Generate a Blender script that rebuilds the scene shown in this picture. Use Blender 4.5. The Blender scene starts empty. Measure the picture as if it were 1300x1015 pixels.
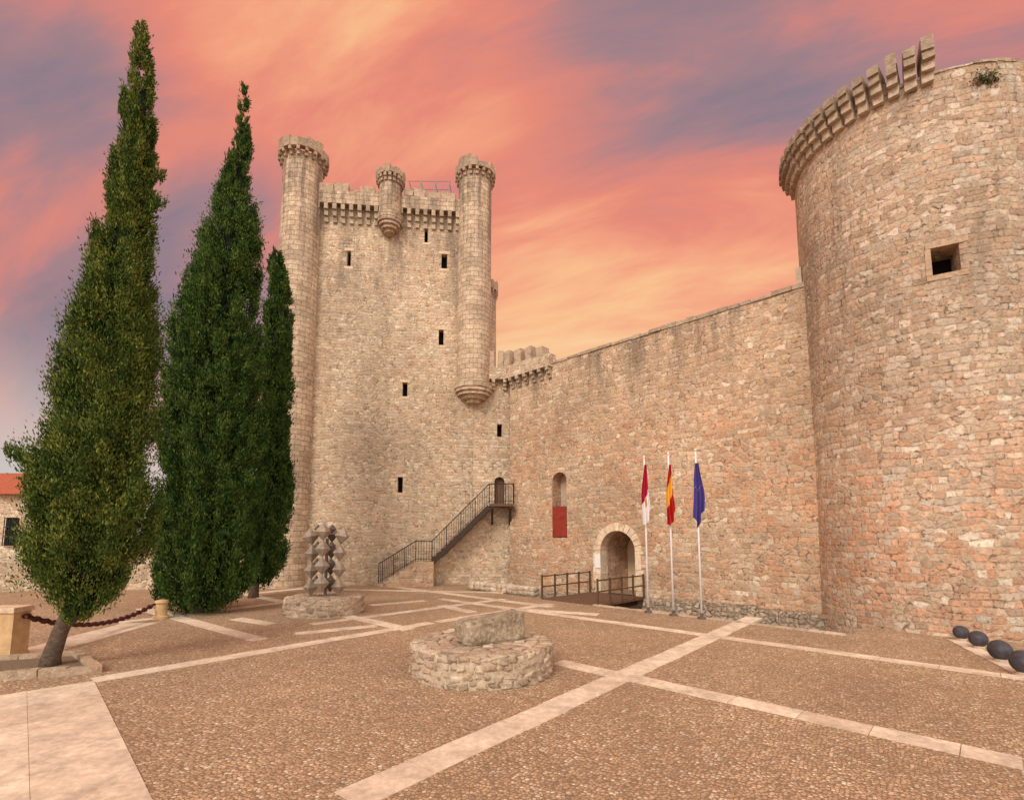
import bpy, bmesh, math, random
import numpy as np
from mathutils import Vector, Matrix, noise
random.seed(7)
S=bpy.context.scene; COL=S.collection
R=math.radians
def c(r,g,b,a=1.0):
    f=lambda x:(x/255/12.92 if x/255<=.04045 else ((x/255+.055)/1.055)**2.4)
    return (f(r),f(g),f(b),a)
# ------------------------------------------------------------ camera
F=640.0; HZ=678.0; PT=R(6); H=2.4
PY0=HZ-F*math.tan(PT)
FW=Vector((0,math.cos(PT),math.sin(PT))); UP=Vector((0,-math.sin(PT),math.cos(PT))); O=Vector((0,0,H))
def ray(px,py): return Vector(((px-650)/F,0,0))+UP*((PY0-py)/F)+FW
def G(px,py,z=0.0):
    d=ray(px,py); k=(z-H)/d.z; p=O+d*k; return Vector((p.x,p.y,z))
def PY(px,py,Y):
    d=ray(px,py); return O+d*(Y/d.y)
def proj(P):
    q=Vector(P)-O; w=q.dot(FW); return (650+F*q.x/w, PY0-F*q.dot(UP)/w)
cam=bpy.data.cameras.new('camera'); co=bpy.data.objects.new('camera',cam); COL.objects.link(co)
co.location=O; co.rotation_euler=(R(90)+PT,0,0); cam.lens=F/1300*36; cam.sensor_width=36; cam.shift_y=(PY0-507.5)/1300
cam.clip_end=3000; S.camera=co
# ------------------------------------------------------------ builders
WOFF={}
def meta(o,label=None,cat=None,group=None,kind=None):
    if label:o['label']=label
    if cat:o['category']=cat
    if group:o['group']=group
    if kind:o['kind']=kind
    return o
def thing(name,loc,label,cat,group=None):
    o=bpy.data.objects.new(name,None); COL.objects.link(o); o.location=loc; o.empty_display_size=.2
    WOFF[o]=Vector(loc); return meta(o,label,cat,group)
class MB:
    def __init__(s): s.v=[];s.f=[];s.uv=[];s.m=[]
    def add(s,vs,fs,uvs=None,mi=0):
        o=len(s.v); s.v+=[tuple(v) for v in vs]
        for k,f in enumerate(fs):
            s.f.append(tuple(i+o for i in f)); s.uv.append(uvs[k] if uvs else None); s.m.append(mi)
    def build(s,name,mat,parent=None,smooth=False,recalc=True,loc=None):
        off=WOFF[parent].copy() if parent else (Vector(loc) if loc else Vector((0,0,0)))
        me=bpy.data.meshes.new(name)
        me.from_pydata([(v[0]-off.x,v[1]-off.y,v[2]-off.z) for v in s.v],[],s.f)
        uvl=me.uv_layers.new(name='UVMap')
        for i,p in enumerate(me.polygons):
            u=s.uv[i]
            if u:
                for k,l in enumerate(p.loop_indices): uvl.data[l].uv=u[k]
            else:
                n=p.normal
                for l in p.loop_indices:
                    co_=s.v[me.loops[l].vertex_index]
                    if abs(n.z)>.75: uvl.data[l].uv=(co_[0],co_[1])
                    else:
                        t=Vector((-n.y,n.x,0)).normalized(); uvl.data[l].uv=(co_[0]*t.x+co_[1]*t.y,co_[2])
            p.use_smooth=smooth; p.material_index=s.m[i]
        if recalc:
            bm=bmesh.new(); bm.from_mesh(me); bmesh.ops.recalc_face_normals(bm,faces=bm.faces); bm.to_mesh(me); bm.free()
        for m_ in (mat if isinstance(mat,(list,tuple)) else [mat]): me.materials.append(m_)
        o=bpy.data.objects.new(name,me); COL.objects.link(o)
        if parent: o.parent=parent
        elif loc: o.location=loc
        WOFF[o]=off; return o
BF=[(0,3,2,1),(4,5,6,7),(0,1,5,4),(1,2,6,5),(2,3,7,6),(3,0,4,7)]
def V3(a,z=0): return Vector((a[0],a[1],z))
def obox(mb,o,ax,ay,a0,a1,b0,b1,z0,z1,j=0,mi=0):
    """box in frame origin o, horizontal axes ax, ay"""
    vs=[]
    for z in (z0,z1):
        for (a,b) in ((a0,b0),(a1,b0),(a1,b1),(a0,b1)):
            p=Vector((o[0],o[1],0))+V3(ax)*a+V3(ay)*b; p.z=z
            if j: p+=Vector((random.uniform(-j,j),random.uniform(-j,j),random.uniform(-j,j)))
            vs.append(p)
    mb.add(vs,BF,mi=mi)
def tube(mb,p,q,r,n=8,r2=None,cap=True,mi=0):
    p=Vector(p);q=Vector(q);r2=r if r2 is None else r2
    d=(q-p).normalized(); a=d.orthogonal().normalized(); b=d.cross(a)
    vs=[p+(a*math.cos(t)+b*math.sin(t))*r for t in [2*math.pi*i/n for i in range(n)]]
    vs+=[q+(a*math.cos(t)+b*math.sin(t))*r2 for t in [2*math.pi*i/n for i in range(n)]]
    fs=[(i,(i+1)%n,n+(i+1)%n,n+i) for i in range(n)]
    if cap: fs+=[tuple(range(n))[::-1],tuple(range(n,2*n))]
    mb.add(vs,fs,mi=mi)
def sweep(mb,pts,rads,n=12):
    """one continuous tapered limb through points"""
    vs=[];fs=[];a=Vector((1,0,0))
    for i,p in enumerate(pts):
        dd=(Vector(pts[min(i+1,len(pts)-1)])-Vector(pts[max(i-1,0)])).normalized(); b=dd.cross(a).normalized(); a2=b.cross(dd).normalized()
        for k in range(n):
            t=2*math.pi*k/n; vs.append(Vector(p)+(a2*math.cos(t)+b*math.sin(t))*rads[i]*(1+.08*math.sin(3*t+i)))
    for i in range(len(pts)-1):
        for k in range(n): fs.append((i*n+k,i*n+(k+1)%n,(i+1)*n+(k+1)%n,(i+1)*n+k))
    fs+=[tuple(range(n))[::-1],tuple(range((len(pts)-1)*n,len(pts)*n))]; mb.add(vs,fs)
def bar(mb,p,q,w,h):
    """rectangular bar from p to q"""
    p=Vector(p);q=Vector(q);d=(q-p).normalized(); s=d.cross(Vector((0,0,1)))
    if s.length<.01: s=Vector((1,0,0))
    s.normalize(); u=s.cross(d)
    vs=[]
    for e in (p,q):
        for (a,b) in ((-1,-1),(1,-1),(1,1),(-1,1)): vs.append(e+s*a*w/2+u*b*h/2)
    mb.add(vs,BF)
def lathe(mb,cx,cy,prof,n=48,jit=0,u0=0):
    R0=max(p[0] for p in prof); vv=0;vl=[];prev=None
    for (r,z) in prof:
        if prev: vv+=math.hypot(r-prev[0],z-prev[1])*(1 if z>=prev[1] else -1)
        else: vv=z
        prev=(r,z); vl.append(vv)
    idx=[]
    for k,(r,z) in enumerate(prof):
        if r<1e-6: idx.append([len(mb.v)]*(n+1)); mb.v.append((cx,cy,z)); continue
        st=len(mb.v)
        for i in range(n):
            t=2*math.pi*i/n; rr=r+(random.uniform(-jit,jit) if jit else 0)
            mb.v.append((cx+rr*math.cos(t),cy+rr*math.sin(t),z+(random.uniform(-jit,jit)*.3 if jit and 0<k<len(prof)-1 else 0)))
        idx.append([st+i for i in range(n)]+[st])
    for k in range(len(prof)-1):
        A,B=idx[k],idx[k+1]
        for i in range(n):
            ua=u0+2*math.pi*R0*i/n; ub=u0+2*math.pi*R0*(i+1)/n
            if A[i]==A[i+1]: f=(A[i],B[i+1],B[i]); uv=[(ua,vl[k]),(ub,vl[k+1]),(ua,vl[k+1])]
            elif B[i]==B[i+1]: f=(A[i],A[i+1],B[i]); uv=[(ua,vl[k]),(ub,vl[k]),(ua,vl[k+1])]
            else: f=(A[i],A[i+1],B[i+1],B[i]); uv=[(ua,vl[k]),(ub,vl[k]),(ub,vl[k+1]),(ua,vl[k+1])]
            mb.f.append(f); mb.uv.append(uv); mb.m.append(0)
def sgp(x,e): return math.copysign(abs(x)**e,x)
def stone(mb,ctr,ax,ay,hx,hy,hz,e=.45,nu=10,nv=6,rough=.12,tilt=0.0,mi=0,nsc=1.3):
    ctr=Vector(ctr); ax=Vector((ax[0],ax[1],0)); ay=Vector((ay[0],ay[1],0)); az=Vector((0,0,1))
    if tilt:
        m=Matrix.Rotation(random.uniform(-tilt,tilt),3,'X')@Matrix.Rotation(random.uniform(-tilt,tilt),3,'Y')
        ax,ay,az=m@ax,m@ay,m@az
    sd=Vector((random.random()*90,random.random()*90,random.random()*90))
    vs=[];fs=[]
    def P(t,p):
        x=sgp(math.cos(p),e)*sgp(math.cos(t),e);y=sgp(math.cos(p),e)*sgp(math.sin(t),e);z=sgp(math.sin(p),e)
        k=1+rough*(noise.noise(Vector((x,y,z))*nsc+sd)*2+noise.noise(Vector((x,y,z))*nsc*3.3+sd)*.7)
        return ctr+ax*hx*x*k+ay*hy*y*k+az*hz*z*k
    vs.append(P(0,-math.pi/2))
    for j in range(1,nv):
        p=-math.pi/2+math.pi*j/nv
        for i in range(nu): vs.append(P(2*math.pi*(i+.5)/nu,p))
    vs.append(P(0,math.pi/2))
    for i in range(nu): fs.append((0,1+(i+1)%nu,1+i))
    for j in range(nv-2):
        for i in range(nu):
            a=1+j*nu+i;b=1+j*nu+(i+1)%nu; fs.append((a,b,b+nu,a+nu))
    L=len(vs)-1
    for i in range(nu): fs.append((L,1+(nv-2)*nu+i,1+(nv-2)*nu+(i+1)%nu))
    mb.add(vs,fs,mi=mi)
def arch(mb,o,ax,ay,u0,u1,z0,z1,b0,b1,n=14,flat=False):
    r=(u1-u0)/2; zs=z1-r; um=(u0+u1)/2
    if flat: out=[(u0,z0),(u1,z0),(u1,z1),(u0,z1)]
    else: out=[(u0,z0),(u1,z0)]+[(um+r*math.cos(math.pi*i/n),zs+r*math.sin(math.pi*i/n)) for i in range(n+1)]
    m=len(out);vs=[]
    for b in (b0,b1):
        for (u,z) in out:
            p=V3(o)+V3(ax)*u+V3(ay)*b; p.z=z; vs.append(p)
    mb.add(vs,[tuple(range(m))[::-1],tuple(range(m,2*m))]+[(i,(i+1)%m,m+(i+1)%m,m+i) for i in range(m)])
def cut(obj,mb):
    cu=MB.build(mb,'cutter',bpy.data.materials[0],None)
    bpy.context.view_layer.update()
    m=obj.modifiers.new('b','BOOLEAN'); m.object=cu; m.operation='DIFFERENCE'; m.solver='EXACT'
    bpy.context.view_layer.update()
    dg=bpy.context.evaluated_depsgraph_get(); mats=[x for x in obj.data.materials]
    me=bpy.data.meshes.new_from_object(obj.evaluated_get(dg)); obj.modifiers.clear()
    old=obj.data; me.name=old.name; obj.data=me; me.materials.clear()
    for x in mats: me.materials.append(x)
    for p in me.polygons: p.material_index=0
    bpy.data.objects.remove(cu,do_unlink=True)
# ------------------------------------------------------------ materials
class N:
    def __init__(s,name):
        s.t=name; s.nt=name.node_tree; s.n=s.nt.nodes; s.l=s.nt.links; s.n.clear()
    def __call__(s,ty,ins={},**kw):
        x=s.n.new(ty)
        for k,v in kw.items(): setattr(x,k,v)
        for k,v in ins.items():
            if isinstance(v,bpy.types.NodeSocket): s.l.new(v,x.inputs[k])
            else: x.inputs[k].default_value=v
        return x
    def math(s,op,a,b=0,cc=None,clamp=False):
        x=s.n.new('ShaderNodeMath'); x.operation=op; x.use_clamp=clamp
        for i,v in enumerate((a,b) if cc is None else (a,b,cc)):
            if isinstance(v,bpy.types.NodeSocket): s.l.new(v,x.inputs[i])
            else: x.inputs[i].default_value=v
        return x.outputs[0]
    def mix(s,fac,a,b,mode='MIX'):
        x=s.n.new('ShaderNodeMix'); x.data_type='RGBA'; x.blend_type=mode
        for i,v in ((0,fac),(6,a),(7,b)):
            if isinstance(v,bpy.types.NodeSocket): s.l.new(v,x.inputs[i])
            else: x.inputs[i].default_value=v
        return x.outputs[2]
    def lerp(s,f,a,b): return s.math('ADD',s.math('MULTIPLY',a,s.math('SUBTRACT',1,f)),s.math('MULTIPLY',b,f))
    def ramp(s,fac,stops,interp='LINEAR'):
        x=s.n.new('ShaderNodeValToRGB'); s.l.new(fac,x.inputs[0]); r=x.color_ramp; r.interpolation=interp
        while len(r.elements)<len(stops): r.elements.new(.5)
        for e,(p,col) in zip(r.elements,stops): e.position=p; e.color=col
        return x.outputs[0]
    def noise(s,vec,scale,detail=4,rough=.55,dist=0,dim='3D'):
        x=s.n.new('ShaderNodeTexNoise'); x.noise_dimensions=dim
        if vec is not None: s.l.new(vec,x.inputs['Vector'])
        x.inputs['Scale'].default_value=scale;x.inputs['Detail'].default_value=detail;x.inputs['Roughness'].default_value=rough;x.inputs['Distortion'].default_value=dist
        return x
    def mapr(s,v,a,b,c0=0,c1=1,smooth=True):
        x=s.n.new('ShaderNodeMapRange'); s.l.new(v,x.inputs[0])
        for i,k in zip((1,2,3,4),(a,b,c0,c1)): x.inputs[i].default_value=k
        if smooth: x.interpolation_type='SMOOTHSTEP'
        return x.outputs[0]
def newmat(name):
    m=bpy.data.materials.new(name); m.use_nodes=True; return m,N(m)
def finish(n,col,rough=.9,bump=None,bd=.02,bs=1.0,metal=0,spec=.25):
    b=n('ShaderNodeBsdfPrincipled',{'Roughness':rough,'Metallic':metal,'Specular IOR Level':spec})
    if isinstance(col,bpy.types.NodeSocket): n.l.new(col,b.inputs['Base Color'])
    else: b.inputs['Base Color'].default_value=col
    if bump is not None:
        bb=n('ShaderNodeBump',{'Height':bump,'Distance':bd,'Strength':bs}); n.l.new(bb.outputs[0],b.inputs['Normal'])
    o=n('ShaderNodeOutputMaterial'); n.l.new(b.outputs[0],o.inputs[0]); return b
def plain(name,col,rough=.7,metal=0,var=.25,sc=8,bd=.004):
    m,n=newmat(name); tc=n('ShaderNodeTexCoord'); nz=n.noise(tc.outputs['Object'],sc,4,.6)
    d=tuple(x*(1-var) for x in col[:3])+(1,); l=tuple(min(1,x*(1+var)) for x in col[:3])+(1,)
    finish(n,n.ramp(nz.outputs[0],[(.3,d),(.7,l)]),rough,nz.outputs[0],bd,.6,metal); return m
def masonry(name,bw,bh,cols,mortar,orange=0.3,ocol=c(208,158,118),stain=None,bd=.026,course=.5,ext=(0,0),wamt=(.26,.06)):
    """roughly coursed rubble on UVs in metres"""
    m,n=newmat(name); tc=n('ShaderNodeTexCoord'); uv=tc.outputs['UV']
    def warp(vec,scale,amt,det=2):
        w=n.noise(uv,scale,det,.6,dim='2D'); a=n('ShaderNodeVectorMath',{0:w.outputs['Color'],1:(.5,.5,0)},operation='SUBTRACT')
        b=n('ShaderNodeVectorMath',{0:a.outputs[0],'Scale':amt},operation='SCALE'); return n('ShaderNodeVectorMath',{0:vec,1:b.outputs[0]},operation='ADD').outputs[0]
    p=warp(warp(uv,.9,wamt[0]),5.5,wamt[1])
    s=n('ShaderNodeSeparateXYZ',{'Vector':p}); X,Y=s.outputs[0],s.outputs[1]
    vy=n.math('DIVIDE',Y,bh); row=n.math('FLOOR',vy); fy=n.math('FRACT',vy)
    rr=n('ShaderNodeTexWhiteNoise',{'W':row},noise_dimensions='1D').outputs['Value']
    nx=n.noise(n('ShaderNodeCombineXYZ',{0:n.math('MULTIPLY',X,1.3/bw*.4),1:n.math('MULTIPLY',row,3.71),2:0.0}).outputs[0],1.0,1,.5,dim='2D').outputs[0]
    ux=n.math('ADD',n.math('DIVIDE',X,n.math('MULTIPLY',n.math('ADD',n.math('MULTIPLY',rr,.5),.72),bw)),n.math('ADD',n.math('MULTIPLY',rr,17.3),n.math('MULTIPLY',nx,3.0)))
    cell=n.math('FLOOR',ux); fx=n.math('FRACT',ux)
    wn=n('ShaderNodeTexWhiteNoise',{'Vector':n('ShaderNodeCombineXYZ',{0:cell,1:row,2:0.0}).outputs[0]},noise_dimensions='2D'); wc=n('ShaderNodeSeparateColor',{'Color':wn.outputs['Color']})
    ex=n.math('ABSOLUTE',n.math('SUBTRACT',n.math('MULTIPLY',fx,2),1)); ey=n.math('ABSOLUTE',n.math('SUBTRACT',n.math('MULTIPLY',fy,2),1))
    dX=n.math('MULTIPLY',n.math('SUBTRACT',1,ex),bw*.5); dY=n.math('MULTIPLY',n.math('SUBTRACT',1,ey),bh*.5)
    sm=n('ShaderNodeMath',{0:dX,1:dY,2:.07},operation='SMOOTH_MIN').outputs[0]; dA=n.math('ADD',sm,.005)
    su,sv=1/(bw*.85),1/(bh*1.0)
    mp=n('ShaderNodeMapping',{'Vector':p,'Scale':(su,sv,1)})
    a=n('ShaderNodeTexVoronoi',{'Vector':mp.outputs[0],'Scale':1.0,'Randomness':.86},voronoi_dimensions='2D')
    b=n('ShaderNodeTexVoronoi',{'Vector':mp.outputs[0],'Scale':1.0,'Randomness':.86},voronoi_dimensions='2D',feature='DISTANCE_TO_EDGE')
    vc=n('ShaderNodeSeparateColor',{'Color':a.outputs['Color']}); dB=n.math('MULTIPLY',b.outputs['Distance'],(bw+bh)*.42)
    q=.5+(.5-course)*.28
    sel=n.mapr(n.noise(uv,.9,3,.6,dim='2D').outputs[0],q-.004,q+.004)
    rnd=n.lerp(sel,vc.outputs[0],wc.outputs[0]); rnd2=n.lerp(sel,vc.outputs[1],wc.outputs[1]); rnd3=n.lerp(sel,vc.outputs[2],wc.outputs[2]); de=n.lerp(sel,dB,dA)
    fine=n.noise(uv,11,6,.7,dim='2D'); fine2=n.noise(uv,46,3,.7,dim='2D')
    den=n.math('ADD',de,n.math('MULTIPLY',n.math('SUBTRACT',fine.outputs[0],.5),.070))
    mask=n.mapr(den,.0,.028)
    k=len(cols); col=n.ramp(rnd,[(i/(k-1),cc) for i,cc in enumerate(cols)])
    big_n=n.noise(uv,.33,4,.62,dim='2D')
    of=n.math('MULTIPLY',n.mapr(n.math('ADD',big_n.outputs[0],n.math('MULTIPLY',n.math('SUBTRACT',rnd3,.5),.55)),.47,.66),orange)
    sx=n('ShaderNodeSeparateXYZ',{'Vector':uv})
    if ext[1]: of=n.math('MULTIPLY',of,n.mapr(sx.outputs[1],ext[0],ext[1],1,.2))
    col=n.mix(of,col,ocol)
    tt=n.math('MULTIPLY',n.mapr(fine.outputs[0],.25,.75,.68,1.23,False),n.mapr(rnd2,0,1,.82,1.14,False)); tt=n.math('MULTIPLY',tt,n.mapr(fine2.outputs[0],.3,.7,.84,1.12,False))
    cx=n('ShaderNodeCombineColor',{0:tt,1:tt,2:tt}); col=n.mix(1.0,col,cx.outputs[0],'MULTIPLY')
    mt=n.mapr(fine.outputs[0],.25,.75,.80,1.15,False); mcx=n('ShaderNodeCombineColor',{0:mt,1:mt,2:mt}); mcol=n.mix(1.0,n.mix(n.math('MULTIPLY',of,.3),mortar,ocol),mcx.outputs[0],'MULTIPLY')
    col=n.mix(mask,mcol,col)
    pit=n.mapr(n.noise(uv,2.6,5,.75,dim='2D').outputs[0],.53,.63)
    crev=n.math('MULTIPLY',n.mapr(den,.020,-.004),pit); col=n.mix(n.math('MULTIPLY',crev,.62),col,c(94,76,62))
    hole=n.mapr(n.noise(uv,8.0,3,.6,dim='2D').outputs[0],.69,.735); col=n.mix(n.math('MULTIPLY',hole,.6),col,c(80,64,52))
    bwn=n.mapr(n.noise(uv,.2,5,.65,dim='2D').outputs[0],.3,.72,.80,1.12,False)
    cw=n('ShaderNodeCombineColor',{0:bwn,1:bwn,2:bwn}); col=n.mix(1.0,col,cw.outputs[0],'MULTIPLY')
    if stain:
        for (z0,z1,amt) in stain:
            mp=n('ShaderNodeMapping',{'Vector':uv,'Scale':(.9,.16,1)})
            st=n.noise(mp.outputs[0],1.0,6,.74,dim='2D')
            f=n.math('MULTIPLY',n.mapr(st.outputs[0],.44,.70),n.mapr(sx.outputs[1],z0,z1)); f=n.math('MULTIPLY',f,amt)
            col=n.mix(f,col,c(110,96,84))
    h=n.math('ADD',n.math('MULTIPLY',n.mapr(den,-.01,.05),.6),n.math('ADD',n.math('MULTIPLY',fine.outputs[0],.85),n.math('MULTIPLY',fine2.outputs[0],.2)))
    h=n.math('ADD',h,n.math('MULTIPLY',rnd2,.3)); h=n.math('SUBTRACT',h,n.math('MULTIPLY',n.math('MAXIMUM',crev,hole),.8))
    finish(n,col,.93,h,bd,1.0,spec=.12); return m
def ashlar(name,c1,c2,mor,bw=.55,rh=.3,stain=None):
    m,n=newmat(name); tc=n('ShaderNodeTexCoord'); uv=tc.outputs['UV']
    w=n.noise(uv,2.2,3,.6,dim='2D'); wv=n('ShaderNodeVectorMath',{0:w.outputs['Color'],1:(.5,.5,0)},operation='SUBTRACT')
    wv2=n('ShaderNodeVectorMath',{0:wv.outputs[0],'Scale':.10},operation='SCALE'); p=n('ShaderNodeVectorMath',{0:uv,1:wv2.outputs[0]},operation='ADD')
    b=n('ShaderNodeTexBrick',{'Vector':p.outputs[0],'Color1':c1,'Color2':c2,'Mortar':mor,'Scale':1.0,'Mortar Size':.016,'Mortar Smooth':.6,'Brick Width':bw,'Row Height':rh,'Bias':0.0})
    fine=n.noise(uv,8,6,.7,dim='2D'); t=n.mapr(fine.outputs[0],.25,.75,.66,1.25,False)
    vr=n('ShaderNodeTexVoronoi',{'Vector':p.outputs[0],'Scale':2.2},voronoi_dimensions='2D'); sp=n('ShaderNodeSeparateColor',{'Color':vr.outputs['Color']})
    t=n.math('MULTIPLY',t,n.mapr(sp.outputs[0],0,1,.82,1.15,False))
    cx=n('ShaderNodeCombineColor',{0:t,1:t,2:t}); col=n.mix(1.0,b.outputs[0],cx.outputs[0],'MULTIPLY')
    bwn=n.mapr(n.noise(uv,.3,5,.7,dim='2D').outputs[0],.42,.7); col=n.mix(n.math('MULTIPLY',bwn,.4),col,c(136,116,100))
    if stain:
        sx=n('ShaderNodeSeparateXYZ',{'Vector':uv}); mp=n('ShaderNodeMapping',{'Vector':uv,'Scale':(2,.15,1)}); st=n.noise(mp.outputs[0],1,5,.7,dim='2D')
        f=n.math('MULTIPLY',n.mapr(st.outputs[0],.4,.62),n.mapr(sx.outputs[1],stain[0],stain[1])); col=n.mix(n.math('MULTIPLY',f,stain[2]),col,c(92,80,70))
    h=n.math('ADD',n.math('MULTIPLY',b.outputs['Fac'],-.7),n.math('MULTIPLY',fine.outputs[0],.9))
    finish(n,col,.93,h,.03,1.0,spec=.12); return m
def island_stone(name,cols,sc=9,bd=.02,rough=.92,lam=.45):
    m,n=newmat(name); g=n('ShaderNodeNewGeometry'); tc=n('ShaderNodeTexCoord')
    k=len(cols); col=n.ramp(g.outputs['Random Per Island'],[(i/(k-1),cc) for i,cc in enumerate(cols)])
    f=n.noise(tc.outputs['Object'],sc,6,.7); f2=n.noise(tc.outputs['Object'],sc*5,3,.7)
    t=n.math('MULTIPLY',n.mapr(f.outputs[0],.25,.75,.6,1.3,False),n.mapr(f2.outputs[0],.3,.7,.82,1.14,False))
    cx=n('ShaderNodeCombineColor',{0:t,1:t,2:t}); col=n.mix(1.0,col,cx.outputs[0],'MULTIPLY')
    lich=n.mapr(n.noise(tc.outputs['Object'],sc*.6,5,.75).outputs[0],.56,.68); col=n.mix(n.math('MULTIPLY',lich,lam),col,c(95,82,72))
    h=n.math('ADD',f.outputs[0],n.math('MULTIPLY',f2.outputs[0],.35)); finish(n,col,rough,h,bd,1.0,spec=.15); return m
M={}
M['mortar']=plain('mortar',c(182,160,136),.95,sc=14,bd=.02)
M['keep']=masonry('keep_masonry',.25,.155,[c(222,200,170),c(196,170,140),c(212,188,158),c(190,160,130),c(226,206,180),c(204,174,142),c(176,154,130)],c(208,184,154),.40,c(208,164,126),stain=[(12,18,.55),(-1,19,.28)],course=.5)
M['curtain']=masonry('curtain_masonry',.28,.175,[c(218,192,160),c(192,160,128),c(208,178,146),c(200,162,128),c(224,202,174),c(182,152,124),c(204,170,136)],c(206,178,148),.62,c(206,150,112),stain=[(7.4,10.4,.65),(-1,10,.2)],course=.5,ext=(5.5,9))
M['tower']=masonry('tower_masonry',.28,.17,[c(218,196,170),c(188,160,132),c(206,180,150),c(196,160,130),c(224,206,182),c(180,154,130),c(202,168,138)],c(204,180,152),.68,c(206,150,114),stain=[(8,13.5,.45)],bd=.032,course=.66,ext=(5.5,10.5),wamt=(.20,.06))
M['foot']=masonry('footing_masonry',.24,.15,[c(210,190,164),c(176,154,130),c(200,178,150),c(162,140,118),c(216,198,174)],c(160,138,114),.1,bd=.06,course=.2)
M['ashlar']=ashlar('turret_ashlar',c(214,188,158),c(190,162,134),c(170,146,120),.46,.25,(14,21,.65))
M['dark_ashlar']=island_stone('parapet_stone',[c(182,156,130),c(160,136,114),c(196,170,142),c(146,124,102)],5,.04)
M['corbel']=island_stone('corbel_stone',[c(188,166,140),c(168,148,124),c(202,180,154),c(152,132,110)],6,.04,lam=.35)
M['rubble']=island_stone('rubble_stone',[c(202,178,150),c(176,152,126),c(214,192,164),c(188,156,126),c(166,144,122),c(196,170,140)],9,.035)
M['pale_rubble']=island_stone('pale_rubble_stone',[c(206,184,156),c(184,160,134),c(216,196,170),c(176,154,130)],8,.03,lam=.4)
M['frame_stone']=island_stone('dressed_stone',[c(230,206,174),c(216,188,154),c(224,200,168)],5,.02,lam=.25)
m,n=newmat('granite'); tc=n('ShaderNodeTexCoord'); f=n.noise(tc.outputs['Object'],3.5,6,.7); f2=n.noise(tc.outputs['Object'],60,3,.8); f3=n.noise(tc.outputs['Object'],14,5,.7)
col=n.ramp(f.outputs[0],[(.3,c(132,112,90)),(.48,c(176,154,126)),(.68,c(204,182,154))]); t=n.mapr(f2.outputs[0],.35,.65,.74,1.18,False); t=n.math('MULTIPLY',t,n.mapr(f3.outputs[0],.3,.7,.62,1.2,False))
cx=n('ShaderNodeCombineColor',{0:t,1:t,2:t}); col=n.mix(1.0,col,cx.outputs[0],'MULTIPLY')
finish(n,col,.9,n.math('ADD',f3.outputs[0],n.math('MULTIPLY',f2.outputs[0],.3)),.06,1.0); M['granite']=m
M['wood']=plain('brown_wood',c(104,76,56),.75,sc=18,var=.35)
M['railwood']=plain('rail_wood',c(92,68,52),.75,sc=18,var=.35)
M['darkwood']=plain('dark_wood',c(66,50,42),.75,sc=18,var=.35)
M['iron']=plain('iron',c(50,44,42),.75,0,sc=20)
M['grey_pipe']=plain('grey_pipe',c(150,142,136),.8,0,sc=20,var=.15)
M['rust']=plain('rusty_chain',c(84,46,40),.7,.2,sc=30,var=.4)
M['steel']=plain('weathered_steel',c(156,138,120),.6,.15,sc=7,var=.3)
M['steel_dark']=plain('dark_steel',c(104,90,80),.6,.15,sc=7,var=.3)
M['white']=plain('white_paint',c(222,216,212),.4,sc=3,var=.06)
M['ball']=plain('dark_stone_ball',c(66,62,66),.55,0,sc=14,var=.35)
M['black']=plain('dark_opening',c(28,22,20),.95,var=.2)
M['plaster']=plain('beige_plaster',c(206,180,148),.92,sc=2,var=.12,bd=.01)
M['ochre']=plain('ochre_stone',c(196,160,116),.92,sc=6,var=.2,bd=.01)
M['red']=plain('red_board',c(140,50,34),.7,sc=5,var=.25)
M['paper']=plain('paper',c(226,220,212),.7,sc=30,var=.08)
M['soil']=plain('soil',c(120,100,80),.98,sc=20,var=.4,bd=.03)
M['bark']=plain('bark',c(92,76,62),.95,sc=16,var=.45,bd=.03)
m,n=newmat('roof_tiles'); tc=n('ShaderNodeTexCoord'); wv=n('ShaderNodeTexWave',{'Vector':tc.outputs['UV'],'Scale':1.6,'Distortion':.6,'Detail':2.0},bands_direction='X'); nz=n.noise(tc.outputs['Object'],5,5,.7)
finish(n,n.mix(nz.outputs[0],c(150,70,48),c(206,120,84)),.9,wv.outputs[1],.08,1.0); M['tiles']=m
# cobbles
m,n=newmat('cobbles'); tc=n('ShaderNodeTexCoord'); uv=tc.outputs['Object']
w=n.noise(uv,7,2,.6); ws=n('ShaderNodeVectorMath',{0:w.outputs['Color'],'Scale':.035},operation='SCALE'); p=n('ShaderNodeVectorMath',{0:uv,1:ws.outputs[0]},operation='ADD')
mp=n('ShaderNodeMapping',{'Vector':p.outputs[0],'Scale':(24,24,1),'Rotation':(0,0,.6)})
va=n('ShaderNodeTexVoronoi',{'Vector':mp.outputs[0],'Scale':1.0,'Randomness':.9},voronoi_dimensions='2D'); vb=n('ShaderNodeTexVoronoi',{'Vector':mp.outputs[0],'Scale':1.0,'Randomness':.9},voronoi_dimensions='2D',feature='DISTANCE_TO_EDGE')
sp=n('ShaderNodeSeparateColor',{'Color':va.outputs['Color']})
col=n.ramp(sp.outputs[0],[(0,c(150,122,94)),(.25,c(192,158,122)),(.45,c(166,136,106)),(.62,c(204,168,132)),(.8,c(180,144,110)),(.93,c(214,192,162)),(1,c(224,206,180))])
t=n.mapr(sp.outputs[1],0,1,.82,1.12,False); t=n.math('MULTIPLY',t,n.mapr(n.noise(uv,.45,6,.68).outputs[0],.3,.7,.74,1.15,False)); t=n.math('MULTIPLY',t,n.mapr(n.noise(uv,3.2,4,.7).outputs[0],.3,.7,.84,1.12,False))
cx=n('ShaderNodeCombineColor',{0:t,1:t,2:t}); col=n.mix(1.0,col,cx.outputs[0],'MULTIPLY')
mk=n.mapr(va.outputs['Distance'],.68,.34); mk=n.math('MULTIPLY',mk,n.mapr(vb.outputs['Distance'],.0,.08))
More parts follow.
